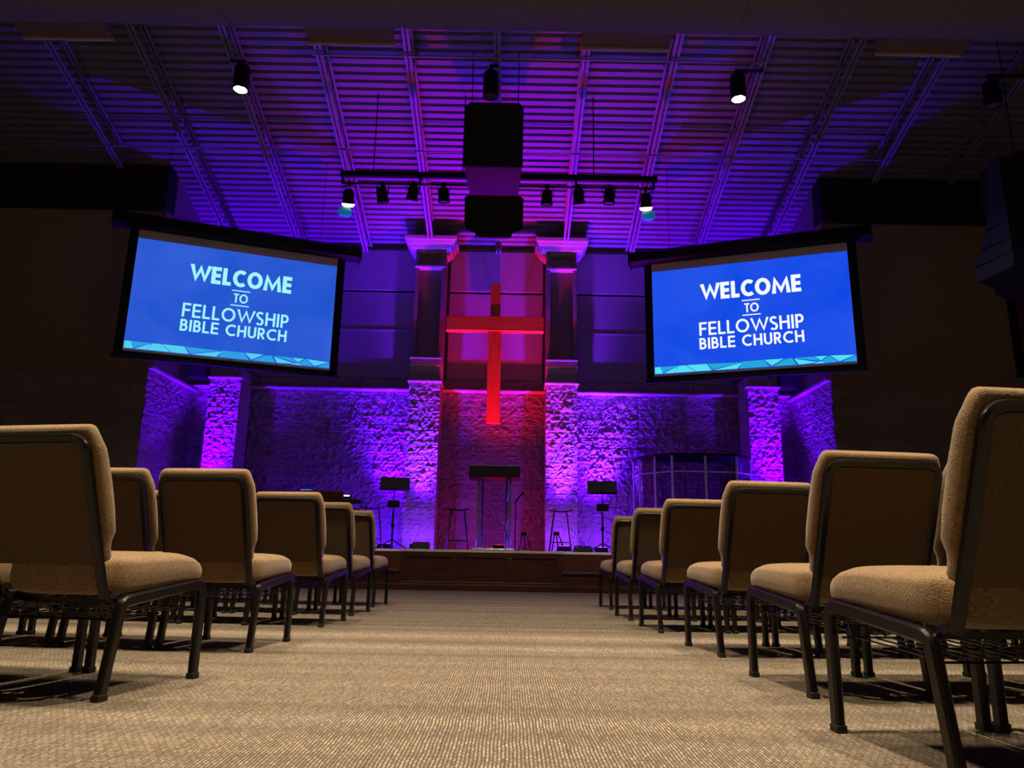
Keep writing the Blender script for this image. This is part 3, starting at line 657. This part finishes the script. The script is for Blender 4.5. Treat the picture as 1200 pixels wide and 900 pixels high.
# small wall speakers tucked under the screens
for x, lab in ((-6.20, 'small black box speaker under the left screen by the corner pilaster'), (5.50, 'small black box speaker under the right screen by the corner pilaster')):
    t = root('box_speaker', lab, 'speaker', (x, 14.2, 3.83), 0)
    MB().box(-.17, .17, 0.02, .26, 0, .40).build('cabinet', 'black', t, bevel=0.01)
    MB().box(-.16, .16, 0.0, .02, .01, .39).build('grille', 'blackgrille', t)
    MB().box(-.03, .03, .26, .80, .17, .23).build('wall_arm', 'darkpipe', t)

# ------------------------------------------------------------------ uplights on the stage floor
uplabs = ['small floor light with purple glow left of the left centre pilaster', 'small floor light with purple glow at the foot of the left centre pilaster', 'small floor light with purple glow at the foot of the right centre pilaster',
          'small floor light with purple glow right of the right centre pilaster', 'small floor light with purple glow at the left corner pilaster', 'small floor light with purple glow at the right corner pilaster', 'small floor light with red glow under the cross']
def uplight(i, d, m):
    x, y, col, pn, pf, pg, (dx, dy) = d
    t = root('floor_light', uplabs[i], 'floor light', (x, y, ZS), 0, 'LED floor lights on the stage')
    MB().box(-.12, .12, -.06, .06, .03, .12).build('housing', 'black', t, bevel=0.01)
    MB().box(-.10, .10, -.045, .045, .12, .125).build('lens', m, t)
    MB().box(-.13, -.12, -.03, .03, 0, .08).box(.12, .13, -.03, .03, 0, .08).build('bracket', 'black', t)
    spot('narrow_lamp', t, (0, 0, .14), pn*1.35, col, 38, 1.0, (dx, dy, 1), 0.03)
    spot('flood_lamp', t, (0, 0, .14), pf, FLOOD_COL if col[2] > .5 else col, 78, 1.0, (-x*.035, -.06, 1), 0.03)
    l = bpy.data.lights.new('glow_lamp', 'POINT'); l.energy = pg*0.75; l.color = col; l.shadow_soft_size = .03
    o = bpy.data.objects.new('glow_lamp', l); COL.objects.link(o); o.parent = t; o.location = (0, 0, .16)
for i, d in enumerate(UPLIGHTS): uplight(i, d, 'ledpurple')
uplight(6, RED, 'ledred')

# ------------------------------------------------------------------ stage furniture
t = root('lectern', 'truss lectern with black top and clear body at stage front', 'lectern', (-0.225, 11.8, ZS))
MB().box(-.33, .33, -.2, .2, 0, .03).build('base_plate', 'steel', t, bevel=0.005)
pp = [(-.25, -.13), (.25, -.13), (-.19, .13), (.19, .13)]
for x, y in pp: MB().cyl((x, y, .03), (x, y, 1.12), 0.018, n=10).build('post', 'steel', t, smooth=True)
m_ = MB()
for s in (-1, 1):
    z = .08; k = 0
    while z < 1.0:
        a = (s*.25, -.13) if k % 2 == 0 else (s*.19, .13); b = (s*.19, .13) if k % 2 == 0 else (s*.25, -.13)
        m_.cyl((a[0], a[1], z), (b[0], b[1], z+.23), 0.009, n=6); z += .23; k += 1
m_.build('side_truss', 'steel', t)
MB().box(-.24, .24, -.136, -.130, .06, 1.08).build('front_pane', 'glass', t)
MB().tube([(-.16, 0, .82), (-.02, 0, .66), (.06, 0, .50), (.18, 0, .30)], .006).tube([(-.12, .02, .66), (0, .02, .48), (.19, .02, .32)], .006).build('cable', 'joist', t)
m_ = MB(); m_.loft([[(-.40, -.24, 1.12), (.40, -.24, 1.12), (.40, -.24, 1.29), (-.40, -.24, 1.29)], [(-.40, .24, 1.10), (.40, .24, 1.10), (.40, .24, 1.16), (-.40, .24, 1.16)]])
m_.build('desk_top', 'black', t, bevel=0.008)
MB().box(-.40, .40, -.25, -.235, 1.285, 1.30).build('top_edge', 'steel', t)

def music_stand(x, y, label, tilt, rz):
    t = root('music_stand', label, 'music stand', (x, y, ZS), rz, 'black music stands on the stage')
    MB().cyl((0, 0, .10), (0, 0, .62), .016, n=10).cyl((0, 0, .60), (0, 0, 1.06), .010, n=8).build('pole', 'black', t, smooth=True)
    for k in range(3):
        a = R(90+120*k); MB().tube([(0, 0, .16), (.16*math.cos(a), .16*math.sin(a), .08), (.30*math.cos(a), .30*math.sin(a), .012)], .011, 8).build('leg', 'black', t, smooth=True)
    MB().lathe([(.02, 0), (.03, .01), (.03, .06), (.02, .07)], (0, 0, .36), n=12).build('height_knob', 'black', t, smooth=True)
    m_ = MB().box(-.25, .25, -.008, .008, -.02, .22).box(-.25, .25, -.07, .008, -.035, -.02)
    m_.v = [(a, b*math.cos(tilt)-c*math.sin(tilt)*0+c*math.sin(tilt), c*math.cos(tilt)-b*math.sin(tilt)+1.0) for a, b, c in m_.v]
    m_.build('desk', 'black', t, bevel=0.003)
    MB().box(-.10, .10, -.10, -.02, .68, .80).box(-.02, .02, -.03, .01, .70, .76).build('clip_on_box', 'black', t, bevel=0.006)
    return t
music_stand(-1.93, 12.6, 'black music stand left of the lectern by the purple pilaster', R(25), R(6))
music_stand(1.58, 12.6, 'black music stand right of the lectern', R(25), R(-4))

def stool(x, y, rz, label):
    t = root('bar_stool', label, 'bar stool', (x, y, ZS), rz, 'thin legged bar stools on the stage')
    rings = []
    for k in range(13):
        u = -1+2*k/12; xx = u*.20; dz = .03*u*u
        hh = .15*math.sqrt(max(.08, 1-abs(u)**3*.75)); rings.append([(xx, -hh, .67+dz), (xx, hh, .67+dz), (xx, hh, .69+dz), (xx, -hh, .69+dz)])
    MB().loft(rings).build('seat', 'blackgloss', t, smooth=True)
    for sx in (-1, 1):
        for sy in (-1, 1): MB().cyl((sx*.11, sy*.08, .67), (sx*.19, sy*.16, 0), .011, n=8).build('leg', 'darkpipe', t, smooth=True)
    ring = [(.175*math.cos(2*PI*k/24), .155*math.sin(2*PI*k/24), .17) for k in range(25)]
    MB().tube(ring, .007, 6).build('foot_ring', 'darkpipe', t)
stool(-2.35, 13.0, R(8), 'bar stool with saddle seat behind the left music stand')
stool(-0.87, 13.0, 0, 'bar stool with saddle seat between left music stand and lectern')
stool(0.90, 13.0, R(-5), 'bar stool with saddle seat between lectern and right music stand')

t = root('microphone_stand', 'short black microphone stand just right of the lectern', 'microphone stand', (0.12, 12.6, ZS))
MB().lathe([(.12, 0), (.12, .015), (.02, .03)], n=20).build('base', 'black', t, smooth=True)
MB().cyl((0, 0, .02), (0, 0, .80), .011, n=8).build('pole', 'black', t, smooth=True)
MB().cyl((-.02, 0, .78), (.07, 0, .90), .016, n=10).build('clip', 'black', t, smooth=True)
MB().cyl((0.0, .0, .82), (.09, -.03, .94), .013, .02, n=10).lathe([(.01, 0), (.028, .02), (.028, .05), (.01, .07)], (.09, -.03, .93), (.6, -.2, .8), 12).build('microphone', 'blackgloss', t, smooth=True)
for x, lab in ((0.27, 'low folding instrument stand beside the microphone stand'), (0.80, 'low folding instrument stand at the foot of the right centre pilaster')):
    t = root('instrument_stand', lab, 'instrument stand', (x, 12.95 if x < .5 else 12.5, ZS), 0, 'folding instrument stands')
    for s in (-1, 1): MB().tube([(s*.03, 0, .30), (.11*s+.03, -.12, .01)], .011, 8).build('front_leg', 'black', t)
    MB().tube([(0, 0, .30), (.05, .18, .01)], .011, 8).build('rear_leg', 'black', t)
    MB().box(-.05, .05, -.03, .03, .27, .33).tube([(.08, -.06, .12), (.08, -.16, .12), (.08, -.17, .16)], .009, 6).tube([(-.06, -.06, .12), (-.06, -.16, .12), (-.06, -.17, .16)], .009, 6).build('cradle', 'black', t)
t = root('floor_monitor', 'small dark box on the stage floor left of the lectern', 'floor monitor', (-1.42, 12.4, ZS))
m_ = MB().loft([[(-.14, -.1, 0), (-.14, .12, 0), (-.14, .12, .10), (-.14, -.02, .13)], [(.14, -.1, 0), (.14, .12, 0), (.14, .12, .10), (.14, -.02, .13)]]); m_.build('cabinet', 'black', t, bevel=0.01)
MB().box(-.12, .12, .121, .13, .02, .09).build('rear_plate', 'steel', t)
t = root('pedal_board', 'low dark pedal box on the stage floor left of the right music stand', 'pedal', (1.20, 12.15, ZS))
MB().loft([[(-.16, -.1, 0), (.16, -.1, 0), (.16, .1, 0), (-.16, .1, 0)], [(-.15, -.08, .07), (.15, -.08, .07), (.13, .08, .11), (-.13, .08, .11)]]).build('housing', 'black', t, bevel=0.008)
for x in (-.08, 0, .08): MB().cyl((x, -.03, .07), (x, -.03, .10), .014, n=10).build('foot_switch', 'steel', t)

# digital piano at stage left, seen above the chairs
t = root('digital_piano', 'dark red upright digital piano behind the left seats', 'piano', (-2.95, 12.35, ZS), R(-8))
MB().box(-.42, .28, -.20, .22, .62, .92).build('case', 'pianowood', t, bevel=0.03)
MB().box(-.42, .45, -.22, .24, .56, .66).build('keybed', 'pianowood', t, bevel=0.01)
MB().box(.29, .45, -.20, .20, .66, .675).build('keys', 'crown', t)
for sx in (-.38, .24): MB().box(sx-.03, sx+.03, -.18, .20, 0, .56).build('leg', 'pianowood', t)
MB().box(-.34, .2, .10, .13, .08, .45).build('back_board', 'pianowood', t)
MB().box(-.45, -.30, -.16, .16, .921, .935).build('lid_edge', 'lidglow', t)
t = root('keyboard_controller', 'small black keyboard box with lit display right of the piano', 'keyboard', (-2.44, 11.95, ZS))
MB().box(-.22, .10, -.1, .16, .70, .76).build('body', 'black', t, bevel=0.01)
MB().box(-.20, -.08, -.02, .06, .76, .84).build('display', 'black', t, bevel=0.005)
MB().box(-.19, -.10, -.024, -.021, .81, .828).build('display_light', 'beam', t)
MB().tube([(-.18, -.05, .70), (.08, -.05, 0)], .012, 6).tube([(.08, .1, .70), (-.18, .1, 0)], .012, 6).build('stand', 'darkpipe', t)

# acrylic drum shield with dark lid at stage right
t = root('drum_shield', 'clear acrylic drum shield with a dark lid at the right of the stage', 'drum shield', (3.6, 13.6, ZS))
foot = [(2.40, 14.25), (2.44, 13.85), (2.66, 13.5), (2.92, 13.25), (3.51, 13.22), (4.08, 13.25), (4.42, 13.55), (4.46, 14.2)]
foot = [(x-3.6, y-13.6) for x, y in foot]
for k, (a, b) in enumerate(zip(foot, foot[1:])):
    a = Vector((*a, 0)); b = Vector((*b, 0)); n2 = (b-a).cross(Vector((0, 0, 1))).normalized()*.004
    for z0, z1 in ((0.0, 1.445), (1.465, 1.72)):
        m_ = MB(); m_.loft([[a-n2+Vector((0, 0, z0)), a+n2+Vector((0, 0, z0)), a+n2+Vector((0, 0, z1)), a-n2+Vector((0, 0, z1))], [b-n2+Vector((0, 0, z0)), b+n2+Vector((0, 0, z0)), b+n2+Vector((0, 0, z1)), b-n2+Vector((0, 0, z1))]])
        m_.build('pane', 'glass', t)
    m_ = MB().cyl(a+Vector((0, 0, 1.455)), b+Vector((0, 0, 1.455)), .013, n=6); m_.build('seam_rail', 'acrylic', t)
for a in foot: MB().cyl((a[0], a[1], 0), (a[0], a[1], 1.74), .022, n=8).build('hinge_strip', 'acrylic', t)
m_ = MB(); ol = [(a*1.02, b*1.02) for a, b in foot]; m_.loft([[(a, b, 1.745) for a, b in ol], [(a, b, 1.79) for a, b in ol]]); m_.build('lid', 'black', t)
# drum kit inside
t = root('drum_kit', 'dark drum kit half seen inside the clear drum shield', 'drum kit', (3.5, 13.8, ZS))
MB().cyl((0, -.25, .29), (0, .12, .29), .27, n=28).build('bass_drum', 'blackgloss', t, smooth=True)
MB().lathe([(.15, 0), (.16, .01), (.16, .22), (.15, .23)], (-.2, .0, .62), (0, .25, 1), 24).build('tom', 'blackgloss', t, smooth=True)
MB().lathe([(.15, 0), (.16, .01), (.16, .22), (.15, .23)], (.2, .0, .62), (0, .25, 1), 24).build('tom', 'blackgloss', t, smooth=True)
MB().lathe([(.19, 0), (.2, .01), (.2, .34), (.19, .35)], (.55, .2, .2), n=24).cyl((.55, .2, 0), (.55, .2, .2), .02).build('floor_tom', 'blackgloss', t, smooth=True)
for x, y, z in ((-.55, .1, 1.0), (.6, -.05, 1.1)):
    MB().lathe([(.001, .01), (.05, .012), (.21, 0), (.001, .0)], (x, y, z), n=28).build('cymbal', 'darkpipe', t, smooth=True)
    MB().cyl((x, y, z), (x, y, 0), .011, n=8).build('cymbal_stand', 'darkpipe', t)
MB().box(-.03, .03, -.02, .02, .5, .68).cyl((-.2, 0, .66), (.2, 0, .66), .012).build('tom_mount', 'darkpipe', t)

# ------------------------------------------------------------------ chairs
def make_chair():
    t = root('banquet_chair', 'x', 'chair')
    hw = .235; sec = rrect(.015, .020, .45)
    # seat pad
    rings = []
    prof = [(-.505, .365, .45, .17), (-.502, .345, .462, .188), (-.490, .335, .469, .192), (-.465, .332, .471, .215), (-.445, .331, .472, .232), (-.40, .330, .474, .238), (-.28, .340, .479, .241), (-.17, .350, .482, .242), (-.10, .354, .480, .242), (-.055, .357, .470, .241), (-.025, .361, .454, .238), (-.006, .370, .436, .231), (.004, .388, .416, .212)]
    for y, z0, z1, a in prof:
        rings.append([(px, y, (z0+z1)/2+pz) for px, pz in sell(a, (z1-z0)/2, 4.5 if y < 0 else 4, 36)])
    MB().loft(rings).build('seat', 'fabric', t, smooth=True)
    # back cushion
    def yb(z): return -.50-.18*(z-.34)/.49
    tl = math.atan(.18/.49); nf = Vector((0, math.cos(tl), math.sin(tl))); rings = []
    prof = [(.440, .205, .012, .02), (.446, .220, .02, .034), (.455, .225, .022, .038), (.485, .226, .022, .040), (.505, .231, .022, .042), (.535, .245, .022, .052), (.60, .247, .022, .060), (.70, .248, .022, .062), (.785, .248, .022, .056), (.805, .247, .022, .054), (.852, .236, .022, .042), (.868, .229, .020, .042), (.879, .222, .016, .038), (.884, .212, .008, .030)]
    for z, a, bk, fw in prof:
        c = Vector((0, yb(z), z)); mid = (fw-bk)/2+.005; hf = (fw+bk)/2
        rings.append([c+Vector((px, 0, 0))+nf*(mid+pn) for px, pn in sell(a, hf, 4.2, 36)])
    MB().loft(rings).build('backrest', 'fabric', t, smooth=True)
    # flat upholstered rear panel inside the frame
    m_ = MB(); q = []
    rings = []
    for z, a in ((.443, .206), (.455, .210), (.80, .210), (.835, .195), (.845, .17)):
        c = Vector((0, yb(z), z)); rings.append([c+Vector((px, 0, 0))+nf*pn for px, pn in ((-a, -.026), (a, -.026), (a, -.005), (-a, -.005))])
    m_.loft(rings).build('back_panel', 'backfab', t)
    # back frame: inverted U of flat tube
    N2 = nf
    def P(x, z): return Vector((x, yb(z), z))-nf*.020
    path = fillet([P(-.214, .335), P(-.216, .850), P(.216, .850), P(.214, .335)], .055, 7)
    MB().sweep(path, N2, rrect(.014, .0155, .5)).build('back_frame', 'legmetal', t, smooth=True)
    for s in (-1, 1):
        x = s*hw
        path = fillet([(x, 0, 0.012), (x, 0, .362), (x, -.10, .352)], .05)
        lg = MB().sweep(path, (1, 0, 0), sec).build('leg', 'legmetal', t, smooth=True)
        MB().box(x-.0165, x+.0165, -.0215, .0215, 0, .022).build('foot_cap', 'blackrubber', lg, bevel=0.003)
        MB().sweep([(x, -.10, .352), (x, -.40, .318)], (1, 0, 0), sec).build('seat_rail', 'legmetal', t, smooth=True)
        path = fillet([(x, -.40, .318), (x, -.452, .311), (x, -.50, 0.014)], .06)
        lg = MB().sweep(path, (1, 0, 0), sec).build('leg', 'legmetal', t, smooth=True)
        MB().box(x-.0165, x+.0165, -.523, -.478, 0, .022).build('foot_cap', 'blackrubber', lg, bevel=0.003)
        # bracket from rail to back frame
        MB().cyl((s*.214, -.46, .318), (s*.214, -.50, .34), .014, n=8).build('back_bracket', 'legmetal', t)
    MB().box(-hw, hw, -.06, -.035, .325, .345).build('cross_brace', 'legmetal', t); MB().box(-hw, hw, -.40, -.375, .302, .318).build('cross_brace', 'legmetal', t)
    m_ = MB()
    for k in range(9):
        x = -.20+.05*k; m_.tube([(x, -.46, .30), (x, -.44, .255), (x, -.06, .275), (x, -.03, .33)], .0028, 5)
    for y, z in ((-.44, .252), (-.25, .262), (-.06, .272)): m_.cyl((-.235, y, z), (.235, y, z), .0035, n=5)
    m_.build('book_rack', 'wire', t)
    return t
proto = make_chair(); used = False
rowsR = [(.985, 2.352, 7, 3), (1.077, 3.402, 6.3, 4), (1.063, 4.537, 6, 5), (1.009, 5.782, 5, 7), (.965, 6.756, 5, 8), (.977, 8.018, 5, 9)]
rowsL = [(-1.23, 3.102, -12, 3), (-1.237, 4.40, -5, 5), (-1.214, 5.769, -5, 6), (-1.209, 6.741, -5, 8), (-1.225, 7.818, -5, 9)]
for side, rows in (('right', rowsR), ('left', rowsL)):
    s = 1 if side == 'right' else -1
    for ri, (fx, fy, ang, cnt) in enumerate(rows):
        a = R(ang); ca, sa = math.cos(a), math.sin(a)
        for k in range(cnt):
            d = .235+.53*k
            pos = (fx+s*ca*d, fy+s*sa*d, 0)
            c = proto if not used else copy_tree(proto)
            used = True
            c.location = pos; c.rotation_euler = (0, 0, a+R(random.uniform(-1, 1))*(k > 0))
            rown = ['nearest', 'second', 'third', 'fourth', 'fifth', 'sixth'][ri]
            pl = 'on the aisle' if k == 0 else '%s from the aisle' % ordn[k]
            c['label'] = 'tan upholstered chair with dark legs, %s seat block, %s row, %s' % (side, rown, pl)
            c['category'] = 'chair'; c['group'] = 'tan upholstered chairs in the %s seat block' % side
